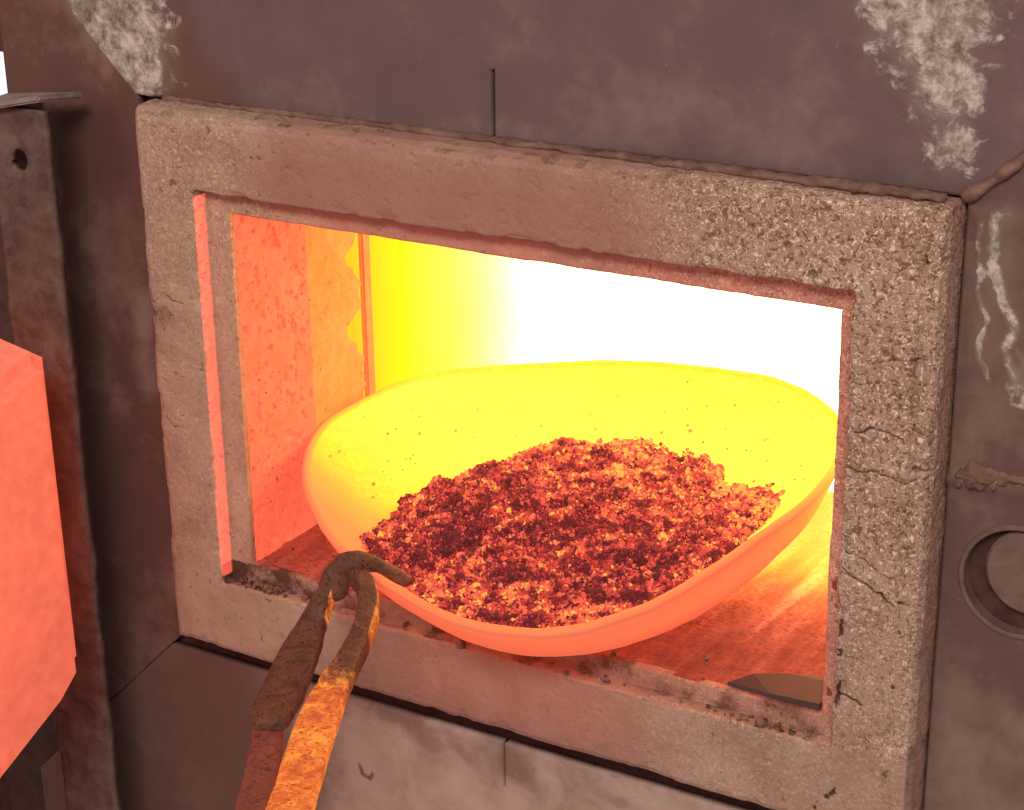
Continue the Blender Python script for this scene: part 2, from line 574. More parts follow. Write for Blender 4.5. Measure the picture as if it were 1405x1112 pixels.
    for poly, wd, dp in (([(0.204, 0.0545), (0.214, 0.0575), (0.2235, 0.0553), (0.228, 0.0525)], 0.0008, 0.0022),
                         ([(0.193, 0.033), (0.204, 0.0335), (0.217, 0.0345), (0.231, 0.0315), (0.2455, 0.0366)], 0.00075, 0.0020),
                         ([(0.203, -0.0215), (0.213, -0.025), (0.222, -0.0300), (0.229, -0.0352)], 0.0011, 0.0028),
                         ([(0.204, -0.010), (0.213, -0.012), (0.221, -0.018)], 0.0007, 0.0014),
                         ([(0.200, -0.090), (0.206, -0.0925), (0.216, -0.0955)], 0.0010, 0.0022),
                         ([(0.2445, 0.0395), (0.236, 0.0415), (0.233, 0.038)], 0.0008, 0.0018),
                         ([(0.238, 0.097), (0.228, 0.095), (0.220, 0.094)], 0.0007, 0.0012),
                         ([(-0.232, 0.060), (-0.222, 0.057), (-0.214, 0.056)], 0.0006, 0.0010),
                         ([(-0.236, -0.02), (-0.229, -0.026), (-0.221, -0.025)], 0.0006, 0.0010)):
        d = seg_dist(P2 + wob, poly)
        k = np.exp(-(d / (wd * 0.8)) ** 2) * sstep(-y, -0.02, -0.002)
        disp -= k * dp * 0.7
        dirt += k * 0.85
    # burnt crust along the sill rebate and worn black patches on the right edge
    sill = (z < -0.1135) * sstep(y, 0.0008, 0.003) * (fbm(P, 80, 3, 71))
    dirt += 1.5 * sill * (0.55 + 0.45 * lft)
    redge = (np.abs(x - 0.199) < 0.006) * sstep(fbm(P * [1, 1, 1.0], 110, 3, 73), 0.53, 0.66) * (0.3 + 0.7 * sstep(-z, -0.06, 0.05))
    dirt += 0.9 * redge
    disp -= 0.0012 * redge
    dirt += 0.5 * sstep(z, 0.1630, 0.1675) * sstep(fbm(P, 120, 3, 75), 0.40, 0.7)
    dirt += 0.55 * sstep(fbm(P, 26, 3, 77), 0.60, 0.72) * lft * sstep(z, 0.02, 0.05)
    P = P + Nn * disp[:, None]
    F = grid_faces(nt, ns, True)
    yy0 = G.reshape(-1, 3)[:, 1]
    xx0, zz0 = G.reshape(-1, 3)[:, 0], G.reshape(-1, 3)[:, 2]
    inz = (zz0 > INN[2] + 0.003) & (zz0 < INN[3] - 0.003)
    heat_light = 0.95 * ((xx0 < INN[0] + 0.0008) & (xx0 > INN[0] - 0.0011) & inz) * sstep(yy0 + 0.004 * (fbm(P, 90, 3, 81) - 0.5), -0.0002, 0.0012) * (1 - sstep(yy0, 0.0095, 0.0112))  # orange light falling on the left step, put in as emission
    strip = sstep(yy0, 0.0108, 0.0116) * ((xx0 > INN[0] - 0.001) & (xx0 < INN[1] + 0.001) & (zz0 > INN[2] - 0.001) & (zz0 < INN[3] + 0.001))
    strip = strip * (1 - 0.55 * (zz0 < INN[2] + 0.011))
    heat_light = np.maximum(heat_light, strip * (0.17 - 0.13 * lft) * (0.5 + fbm(P, 60, 3, 82)))  # red furnace light on the rebate strip, put in as emission
    heat_light = np.maximum(heat_light, 0.07 * bot * sstep(xx0, -0.12, -0.03) * (1 - sstep(xx0, 0.04, 0.13)) * (1 - sstep(-zz0, 0.150, 0.172)))  # pan glow on the bottom centre, put in as emission
    masks = np.stack([glow_tint, np.clip(dirt, 0, 1.3), np.clip(grain, 0, 1), heat_light], -1)
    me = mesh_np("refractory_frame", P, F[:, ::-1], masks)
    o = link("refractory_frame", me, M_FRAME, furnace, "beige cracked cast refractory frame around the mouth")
    return o


build_frame()


def clip_grid(name, xs, zs, y, planes, hole=None, cut=None):
    """a regular sheet in the x-z plane, bisected by planes (point, outward normal)"""
    X, Z = np.meshgrid(xs, zs, indexing='ij')
    V = np.stack([X.ravel(), np.full(X.size, y), Z.ravel()], -1)
    F = grid_faces(len(xs), len(zs))
    c = V[F].mean(1)
    keep = np.ones(len(F), bool)
    if cut is not None:
        keep &= ~cut(c)
    if hole is not None:
        (hx, hz, hr) = hole
        keep &= np.hypot(c[:, 0] - hx, c[:, 2] - hz) > hr
        d = np.hypot(V[:, 0] - hx, V[:, 2] - hz)
        sp = xs[1] - xs[0]
        near = np.abs(d - hr) < sp * 0.75
        s = hr / np.maximum(d, 1e-6)
        V[near, 0] = hx + (V[near, 0] - hx) * s[near]
        V[near, 2] = hz + (V[near, 2] - hz) * s[near]
    me = mesh_np(name, V, F[keep])
    bm = bmesh.new()
    bm.from_mesh(me)
    for (pt, no) in planes:
        bmesh.ops.bisect_plane(bm, geom=bm.verts[:] + bm.edges[:] + bm.faces[:], dist=1e-6,
                               plane_co=pt, plane_no=no, clear_outer=True)
    loose = [v for v in bm.verts if not v.link_faces]
    bmesh.ops.delete(bm, geom=loose, context='VERTS')
    bm.to_mesh(me)
    bm.free()
    n = len(me.vertices)
    P = np.zeros(n * 3, np.float32)
    me.vertices.foreach_get("co", P)
    return me, P.reshape(-1, 3).astype(float)


def finish_plate(name, me, P, disp, masks, mat, label, thick=0.007):
    P = P.copy()
    P[:, 1] += disp
    me.vertices.foreach_set("co", P.astype(np.float32).ravel())
    set_mask(me, masks)
    me.update()
    if me.polygons[len(me.polygons) // 2].normal.y > 0:
        me.flip_normals()
    me.polygons.foreach_set("use_smooth", np.full(len(me.polygons), True))
    o = link(name, me, mat, furnace, label)
    s = o.modifiers.new("thickness", 'SOLIDIFY')
    s.thickness = thick
    s.offset = -1
    return o


PO = (-0.2555, 0.2462, -0.1850, 0.1722)      # inner edge of the steel plates, just clear of the frame
GAP = 0.0008
sq = 1 / math.sqrt(2)
TL = (PO[0], 0, PO[3])
TR = (PO[1], 0, PO[3])
BL = (PO[0], 0, PO[2])
BR = (PO[1], 0, PO[2])
SLOT_X, SLOT_W = -0.0113, 0.0013


def axis(a, b, step, extra=()):
    v = list(np.arange(a, b, step)) + [b]
    v = [q for q in v if all(abs(q - e) > step * 0.4 for e in extra)] + list(extra)
    return np.array(sorted(v))


def blob(P, cx, cz, rx, rz):
    return np.exp(-(((P[:, 0] - cx) / rx) ** 2 + ((P[:, 2] - cz) / rz) ** 2))


# --- top plate
xs = axis(-0.345, 0.345, 0.0016, (SLOT_X - SLOT_W, SLOT_X + SLOT_W))
zs = axis(PO[3], 0.285, 0.0016, (0.2085,))
me, P = clip_grid("face_plate", xs, zs, PLATE_Y,
                  [(TL, (-sq, 0, -sq)), (TR, (sq, 0, -sq))],
                  cut=lambda c: (np.abs(c[:, 0] - SLOT_X) < SLOT_W * 0.9) & (c[:, 2] < 0.2085))
crust = np.maximum.reduce([1.25 * blob(P, -0.262, 0.213, 0.033, 0.045), 0.95 * blob(P, -0.250, 0.183, 0.014, 0.020),
                           1.05 * blob(P, 0.220, 0.262, 0.032, 0.036), 0.9 * blob(P, 0.232, 0.225, 0.020, 0.022),
                           0.75 * blob(P, 0.238, 0.196, 0.014, 0.016)])
dust = 0.25 * (1 - sstep(P[:, 2], 0.172, 0.20)) + 0.40 * blob(P, 0.0, 0.18, 0.05, 0.016) + 0.10 * sstep(fbm(P, 9, 3, 5), 0.45, 0.7) - 0.1
soot_dark = 0.9 * blob(P, -0.222, 0.205, 0.022, 0.045) + 0.8 * blob(P, -0.195, 0.178, 0.03, 0.02) + 0.3 * (1 - sstep(P[:, 2], PO[3], PO[3] + 0.006))
disp = (fbm(P, 6, 2, 2) - 0.5) * 0.004 + (fbm(P, 60, 3, 4) - 0.5) * 0.0002
lipx = sstep(np.abs(P[:, 0] - SLOT_X), 0.009, 0.0)
disp += -0.0009 * lipx * (P[:, 0] < SLOT_X) * (P[:, 2] < 0.215)
disp -= 0.0006 * sstep(crust + (fbm(P, 85, 4, 14) - 0.5) * 1.6, 0.42, 0.62) * sstep(crust, 0.05, 0.3)
finish_plate("face_plate", me, P, disp, np.stack([crust, dust, soot_dark], -1), M_TOP,
             "dark purple brown upper face plate with a narrow relief slot")

# --- left plate
xs = axis(-0.3612, PO[0], 0.0018)
zs = axis(-0.40, 0.29, 0.0018)
me, P = clip_grid("face_plate", xs, zs, PLATE_Y, [((TL[0] - GAP, 0, TL[2] - GAP), (sq, 0, sq)), ((BL[0] - GAP * 0.45, 0, BL[2] + GAP * 0.45), (sq, 0, -sq))])
crust = np.zeros(len(P))
dust = 0.75 * np.exp(-((P[:, 0] - (PO[0] - 0.012)) / 0.013) ** 2) * np.exp(-((P[:, 2] - 0.02) / 0.055) ** 2) + 0.25 * blob(P, -0.275, 0.16, 0.02, 0.012)
soot_dark = 0.45 * blob(P, -0.28, 0.09, 0.03, 0.05) + 0.4 * blob(P, -0.29, -0.20, 0.05, 0.05)
disp = (fbm(P, 6, 2, 12) - 0.5) * 0.003 + (fbm(P, 60, 3, 4) - 0.5) * 0.0002
finish_plate("face_plate", me, P, disp, np.stack([crust, dust, soot_dark], -1), M_LEFT, "dark brown left face plate with a worn grey patch")

# --- right plate with a round opening
HX, HZ, HR = 0.2855, -0.0180, 0.0290
xs = axis(PO[1], 0.36, 0.0014)
zs = axis(-0.30, 0.29, 0.0014)
me, P = clip_grid("face_plate", xs, zs, PLATE_Y, [((TR[0] + GAP, 0, TR[2] - GAP), (-sq, 0, sq)), ((BR[0] + GAP, 0, BR[2] + GAP), (-sq, 0, -sq))],
                  hole=(HX, HZ, HR))
P2 = P[:, [0, 2]] + np.stack([fbm(P, 70, 3, 5) - 0.5, fbm(P, 70, 3, 6) - 0.5], -1) * 0.008
d1 = seg_dist(P2, [(0.2535, 0.158), (0.2545, 0.142), (0.2525, 0.128), (0.2575, 0.112), (0.2575, 0.095), (0.262, 0.085)])
d2 = seg_dist(P2, [(0.260, 0.163), (0.2620, 0.147), (0.2615, 0.138), (0.266, 0.124), (0.2715, 0.112), (0.2725, 0.097), (0.277, 0.082)])
d3 = seg_dist(P2, [(0.272, 0.085), (0.2745, 0.0735), (0.280, 0.0735), (0.282, 0.082), (0.278, 0.1)])
crust = np.maximum.reduce([0.62 * np.exp(-(d1 / 0.0018) ** 2), 0.70 * np.exp(-(d2 / 0.0036) ** 2), 0.55 * np.exp(-(d3 / 0.0018) ** 2),
                           0.9 * np.exp(-((P[:, 2] - 0.0335) / 0.0045) ** 2 - ((P[:, 0] - 0.2585) / 0.010) ** 2),
                           0.45 * blob(P, 0.265, 0.163, 0.012, 0.008)])
dust = 0.55 * blob(P, 0.285, 0.09, 0.016, 0.03) + 0.55 * (1 - sstep(P[:, 2], -0.12, -0.04)) + 0.3 * blob(P, 0.262, 0.12, 0.006, 0.03)
soot_dark = 0.75 * np.exp(-((P[:, 2] - 0.0375 - 0.1 * (P[:, 0] - 0.26)) / 0.004) ** 2) * sstep(P[:, 0], 0.25, 0.275) + 0.35 * blob(P, 0.30, 0.135, 0.02, 0.02)
disp = (fbm(P, 8, 2, 22) - 0.5) * 0.003 + (fbm(P, 80, 3, 4) - 0.5) * 0.0003
disp -= 0.0030 * np.exp(-((P[:, 2] - 0.031) / 0.0045) ** 2) * (0.4 + fbm(P, 90, 3, 25))
disp -= 0.0006 * np.exp(-(d2 / 0.0026) ** 2) + 0.0004 * np.exp(-(d1 / 0.0016) ** 2)
rr = np.hypot(P[:, 0] - HX, P[:, 2] - HZ)
finish_plate("face_plate", me, P, disp, np.stack([crust, dust, soot_dark], -1), M_RIGHT,
             "brown right face plate with pale drip marks and a round opening")

# --- bottom plate
xs = axis(-0.40, 0.36, 0.0016, (SLOT_X - SLOT_W * 0.8, SLOT_X + SLOT_W * 0.8))
zs = axis(-0.42, -0.1955, 0.0016, (-0.2270,))  # upper edge set low so a dark sheet stands in for the frame's shadow
me, P = clip_grid("face_plate", xs, zs, PLATE_Y, [(BL, (-sq, 0, sq)), (BR, (sq, 0, sq))],
                  cut=lambda c: (np.abs(c[:, 0] - SLOT_X) < SLOT_W * 0.7) & (c[:, 2] > -0.2270))
crust = 0.15 * sstep(fbm(P, 14, 3, 3), 0.5, 0.7) * sstep(P[:, 0], -0.10, 0.0) + 0.3 * blob(P, 0.13, -0.22, 0.08, 0.03)
dust = 0.75 * sstep(P[:, 0], -0.22, -0.10) * sstep(fbm(P, 11, 3, 8), 0.25, 0.6)
soot_dark = 1.05 * (1 - sstep(P[:, 0] + 0.25 * (P[:, 2] + 0.2), -0.24, -0.12)) + 0.45 * blob(P, 0.035, -0.203, 0.035, 0.016) + \
    0.95 * np.exp(-(seg_dist(P[:, [0, 2]], [(-0.118, -0.243), (-0.1165, -0.249), (-0.1105, -0.251), (-0.1085, -0.2465)]) / 0.0016) ** 2) + \
    0.45 * blob(P, -0.02, -0.196, 0.02, 0.006) + 0.35 * blob(P, -0.09, -0.196, 0.03, 0.008) + 0.5 * blob(P, 0.07, -0.212, 0.02, 0.006)  # first term darkens the plate towards its lower left
disp = (fbm(P, 6, 2, 32) - 0.5) * 0.003 + (fbm(P, 70, 3, 4) - 0.5) * 0.0004
finish_plate("face_plate", me, P, disp, np.stack([crust, dust, soot_dark], -1), M_BOTTOM,
             "dusty pale lower face plate with sooty smudges and a short relief slot")


def slab(name, x0, x1, y0, y1, z0, z1, mat, parent, label=None, bev=0.0):
    bm = bmesh.new()
    bmesh.ops.create_cube(bm, size=1.0)
    for v in bm.verts:
        v.co = Vector((x0 if v.co.x < 0 else x1, y0 if v.co.y < 0 else y1, z0 if v.co.z < 0 else z1))
    if bev:
        bmesh.ops.bevel(bm, geom=bm.edges[:], offset=bev, segments=2, affect='EDGES')
    me = bpy.data.meshes.new(name)
    bm.to_mesh(me)
    bm.free()
    return link(name, me, mat, parent, label)


# --- dark sheets added behind the plate joints to stop light leaking through
e = grow(PO, 0.012)
slab("backing_sheet", -0.3612, 0.36, 0.0302, 0.040, HOL[3] + 0.012, 0.285, M_DARK, furnace)
slab("backing_sheet", -0.3612, 0.36, 0.0302, 0.040, -0.42, HOL[2] - 0.012, M_DARK, furnace)
slab("backing_sheet", -0.75, -0.3614, 0.0302, 0.040, -0.60, 0.108, M_DARK, furnace)
slab("backing_sheet", -0.75, -0.3614, 0.0302, 0.040, 0.186, 0.42, M_DARK, furnace)
slab("backing_sheet", -0.3612, HOL[0] - 0.015, 0.0304, 0.0402, HOL[2] - 0.012, HOL[3] + 0.012, M_DARK, furnace)
slab("backing_sheet", HOL[1] + 0.012, 0.36, 0.0304, 0.0402, HOL[2] - 0.012, HOL[3] + 0.012, M_DARK, furnace)


# --- weld beads at the mitred corners and along the upper joint
def tube(path, rad, seg=14, noise=0.0, nscale=200, flat=1.0, seed=0, width_axis=None, cap=True, square=0.0):
    """swept bar through path points; rad is one value or (half width, half height) per point"""
    path = np.array(path, float)
    rad = np.array(rad, float)
    n0 = len(path)
    d = np.r_[0, np.cumsum(np.linalg.norm(np.diff(path, axis=0), axis=1))]
    N = max(12, int(d[-1] / 0.0014))
    s = np.linspace(0, d[-1], N)

    def cr(vals):
        out = np.zeros((N, vals.shape[1]))
        for i, q in enumerate(s):
            k = min(max(np.searchsorted(d, q) - 1, 0), n0 - 2)
            f = (q - d[k]) / (d[k + 1] - d[k])
            p0, p1, p2, p3 = vals[max(k - 1, 0)], vals[k], vals[k + 1], vals[min(k + 2, n0 - 1)]
            out[i] = 0.5 * (2 * p1 + (p2 - p0) * f + (2 * p0 - 5 * p1 + 4 * p2 - p3) * f * f + (3 * p1 - p0 - 3 * p2 + p3) * f ** 3)
        return out
    C = cr(path)
    if rad.ndim == 1:
        rad = np.stack([rad, rad * flat], -1)
    Rd = cr(rad)
    T = np.gradient(C, axis=0)
    T /= np.linalg.norm(T, axis=1)[:, None]
    up = np.array([0, 0, 1.0]) if width_axis is None else None
    if width_axis is None:
        Wd = np.cross(T, up)
    else:
        Wd = cr(np.array(width_axis, float)) if np.ndim(width_axis) == 2 else np.repeat([width_axis], N, 0)
        Wd = Wd - (Wd * T).sum(1)[:, None] * T
    Wd /= np.linalg.norm(Wd, axis=1)[:, None] + 1e-9
    Hd = np.cross(Wd, T)
    a = np.linspace(0, 2 * np.pi, seg, endpoint=False)
    ca, sa = np.cos(a), np.sin(a)
    if square:
        q = 1 - square
        ca = np.sign(ca) * np.abs(ca) ** q
        sa = np.sign(sa) * np.abs(sa) ** q
    # rounded ends
    endf = np.ones(N)
    if cap:
        dist = np.minimum(s, d[-1] - s)
        rm = Rd.max(1)
        q = np.clip(dist / (rm * 0.8), 0, 1)
        endf = np.sqrt(np.clip(1 - (1 - q) ** 2, 0.0025, 1))
    G = C[:, None, :] + (Wd[:, None, :] * (Rd[:, 0] * endf)[:, None, None] * ca[None, :, None] +
                         Hd[:, None, :] * (Rd[:, 1] * endf)[:, None, None] * sa[None, :, None])
    if noise:
        n = G - C[:, None, :]
        n /= np.linalg.norm(n, axis=2, keepdims=True) + 1e-9
        q = fbm(G.reshape(-1, 3), nscale, 3, seed).reshape(G.shape[:2])
        G = G + n * ((q - 0.5) * noise)[:, :, None]
    F = []
    for i in range(N - 1):
        for j in range(seg):
            F.append((i * seg + j, i * seg + (j + 1) % seg, (i + 1) * seg + (j + 1) % seg, (i + 1) * seg + j))
    V = list(G.reshape(-1, 3))
    V += [C[0], C[-1]]
    b0, b1 = N * seg, N * seg + 1
    for j in range(seg):
        F.append((b0, (j + 1) % seg, j, j))
        F.append((b1, (N - 1) * seg + j, (N - 1) * seg + (j + 1) % seg, (N - 1) * seg + (j + 1) % seg))
    return np.array(V), [tuple(dict.fromkeys(f)) for f in F]


def tube_obj(name, mat, parent, label=None, **kw):
    V, F = tube(**kw)
    me = bpy.data.meshes.new(name)
    me.from_pydata([tuple(v) for v in V], [], F)
    bm = bmesh.new()
    bm.from_mesh(me)
    bmesh.ops.recalc_face_normals(bm, faces=bm.faces[:])
    bm.to_mesh(me)
    bm.free()
    me.polygons.foreach_set("use_smooth", np.full(len(me.polygons), True))
    return link(name, me, mat, parent, label)


tube_obj("weld_bead", M_SCALE, furnace, "reddish weld bead on the upper right mitre",
         path=[(PO[1] - 0.002, 0.0205, PO[3] - 0.001), (PO[1] + 0.012, 0.0205, PO[3] + 0.010), (PO[1] + 0.03, 0.021, PO[3] + 0.027), (PO[1] + 0.07, 0.021, PO[3] + 0.068)],
         rad=[(0.0045, 0.0035), (0.0035, 0.003), (0.003, 0.0025), (0.003, 0.0025)], noise=0.004, nscale=160, seed=5)
tube_obj("weld_bead", M_SCALE, furnace, "rough lumpy weld across the right plate above the round plug",
         path=[(0.2490, 0.0215, 0.0290), (0.2540, 0.0205, 0.0325), (0.2600, 0.0205, 0.0340), (0.2670, 0.0210, 0.0335), (0.2780, 0.0215, 0.0345), (0.3000, 0.0215, 0.0380), (0.3300, 0.0215, 0.0400)],
         rad=[(0.0022, 0.0012), (0.0050, 0.0026), (0.0062, 0.0034), (0.0048, 0.0022), (0.0030, 0.0016), (0.0026, 0.0014), (0.0026, 0.0014)],
         noise=0.0085, nscale=330, seed=25, seg=40, width_axis=(0, 0, 1))
tube_obj("joint_seal", M_SCALE, furnace, "crumbly grey seal along the top of the frame",
         path=[(-0.236, 0.0235, 0.1710), (-0.1, 0.022, 0.1712), (0.05, 0.0195, 0.1714), (0.15, 0.0165, 0.1716), (0.238, 0.0155, 0.1718)],
         rad=[(0.003, 0.0022), (0.0028, 0.002), (0.0035, 0.0022), (0.0048, 0.0024), (0.0052, 0.0025)],
         noise=0.004, nscale=170, seed=9, width_axis=(0, 1, 0))

# --- round plug in the opening of the right plate
def turned(name, prof, cx, cz, mat, label, nseg=64):
    bm = bmesh.new()
    rings = [[bm.verts.new((cx + r * math.cos(2 * math.pi * k / nseg), yy, cz + r * math.sin(2 * math.pi * k / nseg))) for k in range(nseg)] for (r, yy) in prof]
    for a, b in zip(rings[:-1], rings[1:]):
        for k in range(nseg):
            bm.faces.new((a[k], a[(k + 1) % nseg], b[(k + 1) % nseg], b[k]))
    bmesh.ops.remove_doubles(bm, verts=bm.verts[:], dist=1e-6)
    bmesh.ops.recalc_face_normals(bm, faces=bm.faces[:])
    me = bpy.data.meshes.new(name)
    bm.to_mesh(me)
    bm.free()
    return link(name, me, mat, furnace, label)


turned("plug_recess", [(0.0, 0.0295), (0.0305, 0.0295), (0.0305, 0.0300), (0.0, 0.0300)], HX, HZ, M_DARK, "dark bottom of the round opening")
turned("plug_ring", [(0.0278, 0.0290), (0.0278, 0.0212), (0.0284, 0.0206), (0.0298, 0.0206), (0.0306, 0.0216), (0.0306, 0.0290)], HX, HZ,
       mat_steel("ring_steel", (0.13, 0.078, 0.065), (0.20, 0.135, 0.115), 0.65), "thin worn rim of the round opening")
turned("round_plug", [(0.0, 0.0228), (0.0210, 0.0232), (0.0226, 0.0250), (0.0232, 0.0293), (0.0, 0.0293)], HX + 0.0045, HZ + 0.0050,
       mat_steel("plug_steel", (0.14, 0.084, 0.070), (0.20, 0.134, 0.114), 0.65), "sunken round steel plug in the right plate")


# --- hot lining of the mouth and chamber
def wall_sheet(name, origin, du, dv, nu, nv, mat, thick, label=None, amp=0.001, seed=0, keep=None, edit=None, pits=0.0):
    origin, du, dv = (np.array(q, float) for q in (origin, du, dv))
    U, Vv = np.meshgrid(np.linspace(0, 1, nu), np.linspace(0, 1, nv), indexing='ij')
    G = origin + U[..., None] * du + Vv[..., None] * dv
    if edit is not None:
        G = edit(G, U, Vv)
    n = np.cross(du, dv)
    n /= np.linalg.norm(n)
    P = G.reshape(-1, 3)
    D = (fbm(P, 45, 4, seed) - 0.5) * amp
    if pits:
        D -= pits * sstep(fbm(P, 210, 2, seed + 3), 0.66, 0.78)
    P = P + n * D[:, None]
    F = grid_faces(nu, nv)
    hy = sstep(P[:, 1], 0.06, 0.21)
    me = mesh_np(name, P, F, np.stack([hy, hy, hy], -1))
    o = link(name, me, mat, furnace, label)
    s = o.modifiers.new("thickness", 'SOLIDIFY')
    s.thickness = thick
    s.offset = -1
    return o


X0, X1, Z1 = HOL[0], HOL[1], HOL[3]
YB = 0.290
wall_sheet("jamb_block", (X0, 0.0160, FLOOR_Z - 0.004), (0, 0.069, 0), (0, 0, Z1 - FLOOR_Z + 0.006), 90, 240, M_JAMB, 0.004,
           "glowing pitted left jamb of the mouth", 0.0016, 3, pits=0.0016)


def ragged(G, U, V):
    z = G[..., 2]
    e1 = 0.0190 * np.exp(-((z - 0.047) / 0.0115) ** 4) * sstep(z, 0.030, 0.062) + 0.0200 * np.exp(-((z + 0.003) / 0.0150) ** 4) * sstep(z, -0.022, 0.012)
    nz = (fbm(np.stack([z.ravel() * 0, z.ravel() * 0, z.ravel()], -1), 160, 4, 5).reshape(z.shape) - 0.5) * 0.007
    G = G.copy()
    G[..., 1] -= U * (e1 + nz)
    return G


wall_sheet("liner_tile", (X0 - 0.0015, 0.0856, FLOOR_Z - 0.004), (0, 0.0555, 0), (0, 0, Z1 - FLOOR_Z + 0.014), 50, 240, M_LINER, 0.004,
           "orange liner tile with a broken edge", 0.0012, 13, edit=ragged)
slab("support_strip", X0 - 0.0055, X0 - 0.0015, 0.1460, 0.1560, FLOOR_Z, 0.124, M_STRIP, furnace, "glowing vertical support strip beside the liner", 0.0015)


def muffle():
    xl, rad = X0 - 0.017, 0.075
    pts = [(xl, y) for y in np.linspace(0.10, YB - rad, 24)]
    pts += [(xl + rad - rad * math.cos(a), YB - rad + rad * math.sin(a)) for a in np.linspace(0.1, math.pi / 2, 16)]
    pts += [(x, YB) for x in np.linspace(xl + rad + 0.01, X1 + 0.03, 30)]
    pts = np.array(pts)
    d = np.r_[0, np.cumsum(np.linalg.norm(np.diff(pts, axis=0), axis=1))]
    zz = np.linspace(FLOOR_Z - 0.004, 0.135, 30)
    G = np.stack([np.repeat(pts[:, :1], 30, 1), np.repeat(pts[:, 1:], 30, 1), np.repeat(zz[None], len(pts), 0)], -1)
    heat_light = np.interp(d, [0, 0.040, 0.052, 0.115, 0.17, 0.25, 0.34], [0.30, 0.28, 0.06, 0.32, 0.56, 0.90, 1.0])
    hm = np.repeat(heat_light[:, None], 30, 1).ravel()
    me = mesh_np("muffle_wall", G.reshape(-1, 3), grid_faces(len(pts), 30)[:, ::-1], np.stack([hm, hm, hm], -1))
    o = link("muffle_wall", me, M_MUFFLE, furnace, "glowing chamber lining, yellow at the left and white-hot at the back")
    sd = o.modifiers.new("thickness", 'SOLIDIFY')
    sd.thickness = 0.02
    sd.offset = 1


muffle()
wall_sheet("side_wall", (X1 + 0.010, YB, FLOOR_Z - 0.004), (0, -(YB - 0.125), 0), (0, 0, 0.25), 30, 40, M_ROOF, 0.02, "yellow-hot right wall of the chamber", 0.002, 25)
wall_sheet("jamb_block", (X1, 0.126, FLOOR_Z - 0.004), (0, -0.1100, 0), (0, 0, Z1 - FLOOR_Z + 0.006), 60, 120, M_JAMB, 0.004, "right jamb of the mouth", 0.0012, 26)
wall_sheet("roof_slab", (X0 - 0.03, 0.125, 0.128), (0, YB - 0.12, 0), (X1 - X0 + 0.06, 0, 0), 30, 30, M_ROOF, 0.02, "yellow-hot roof of the chamber", 0.002, 27)
wall_sheet("lintel_block", (X0 - 0.01, 0.0160, Z1), (0, 0.112, 0), (X1 - X0 + 0.02, 0, 0), 40, 120, M_JAMB, 0.004, "underside of the mouth lintel", 0.0012, 28)
wall_sheet("hearth", (X0 - 0.02, 0.0128, FLOOR_Z), (X1 - X0 + 0.045, 0, 0), (0, YB - 0.01, 0), 220, 160, M_HEARTH, 0.004,
           "red-hot streaked hearth floor", 0.0022, 29)

# --- post beside the door, an angle iron with a bolt hole and bent cap
PX0, PX1 = -0.3305, -0.2850


def post():
    bm = bmesh.new()
    zs_ = np.linspace(-0.40, 0.168, 60)
    # front leg as sheet with a hole, side leg along y
    xs_ = np.linspace(PX0, PX1, 24)
    X, Z = np.meshgrid(xs_, np.linspace(-0.40, 0.168, 230), indexing='ij')
    hx, hz, hr = -0.309, 0.1365, 0.0068
    V = np.stack([X.ravel(), np.full(X.size, -0.020), Z.ravel()], -1)
    F = grid_faces(24, 230)
    c = V[F].mean(1)
    keep = np.hypot(c[:, 0] - hx, c[:, 2] - hz) > hr
    d = np.hypot(V[:, 0] - hx, V[:, 2] - hz)
    near = np.abs(d - hr) < 0.0016
    s = hr / np.maximum(d, 1e-6)
    V[near, 0] = hx + (V[near, 0] - hx) * s[near]
    V[near, 2] = hz + (V[near, 2] - hz) * s[near]
    V[:, 1] += (fbm(V, 25, 3, 3) - 0.5) * 0.004
    V[:, 0] += (V[:, 0] > PX1 - 1e-6) * (fbm(V, 60, 3, 9) - 0.5) * 0.003
    F = F[keep]
    me = mesh_np("hinge_post", V, F)
    o = link("hinge_post", me, M_POST, furnace, "rusty angle iron post with a bolt hole at the far left")
    sdf = o.modifiers.new("thickness", 'SOLIDIFY')
    sdf.thickness = 0.005
    sdf.offset = 1
    return o


post()
slab("post_flange", PX0, PX0 + 0.005, -0.0145, 0.0165, -0.40, 0.166, M_POST, furnace, bev=0.001)
# bent cap on the post
bm = bmesh.new()
cap_pts = [(PX0 - 0.012, -0.034, 0.1625), (PX1 + 0.001, -0.030, 0.1745), (PX1 + 0.002, 0.006, 0.1700), (PX0 - 0.012, 0.004, 0.1640)]
lo = [bm.verts.new(p) for p in cap_pts]
hi_ = [bm.verts.new((p[0], p[1], p[2] + 0.004)) for p in cap_pts]
bm.faces.new(lo[::-1])
bm.faces.new(hi_)
for k in range(4):
    bm.faces.new((lo[k], lo[(k + 1) % 4], hi_[(k + 1) % 4], hi_[k]))
bmesh.ops.bevel(bm, geom=bm.edges[:], offset=0.0012, segments=2, affect='EDGES')
me = bpy.data.meshes.new("post_cap")
bm.to_mesh(me)
bm.free()
link("post_cap", me, mat_steel("worn_grey_steel", (0.20, 0.15, 0.14), (0.34, 0.28, 0.26), 0.5), furnace, "worn grey plate on top of the post")

# --- open door: glowing plug block on a steel leaf
door = slab("door", -0.392, -0.378, -0.46, -0.028, -0.36, 0.06, M_POST, furnace, "open furnace door swung out to the left", 0.002)
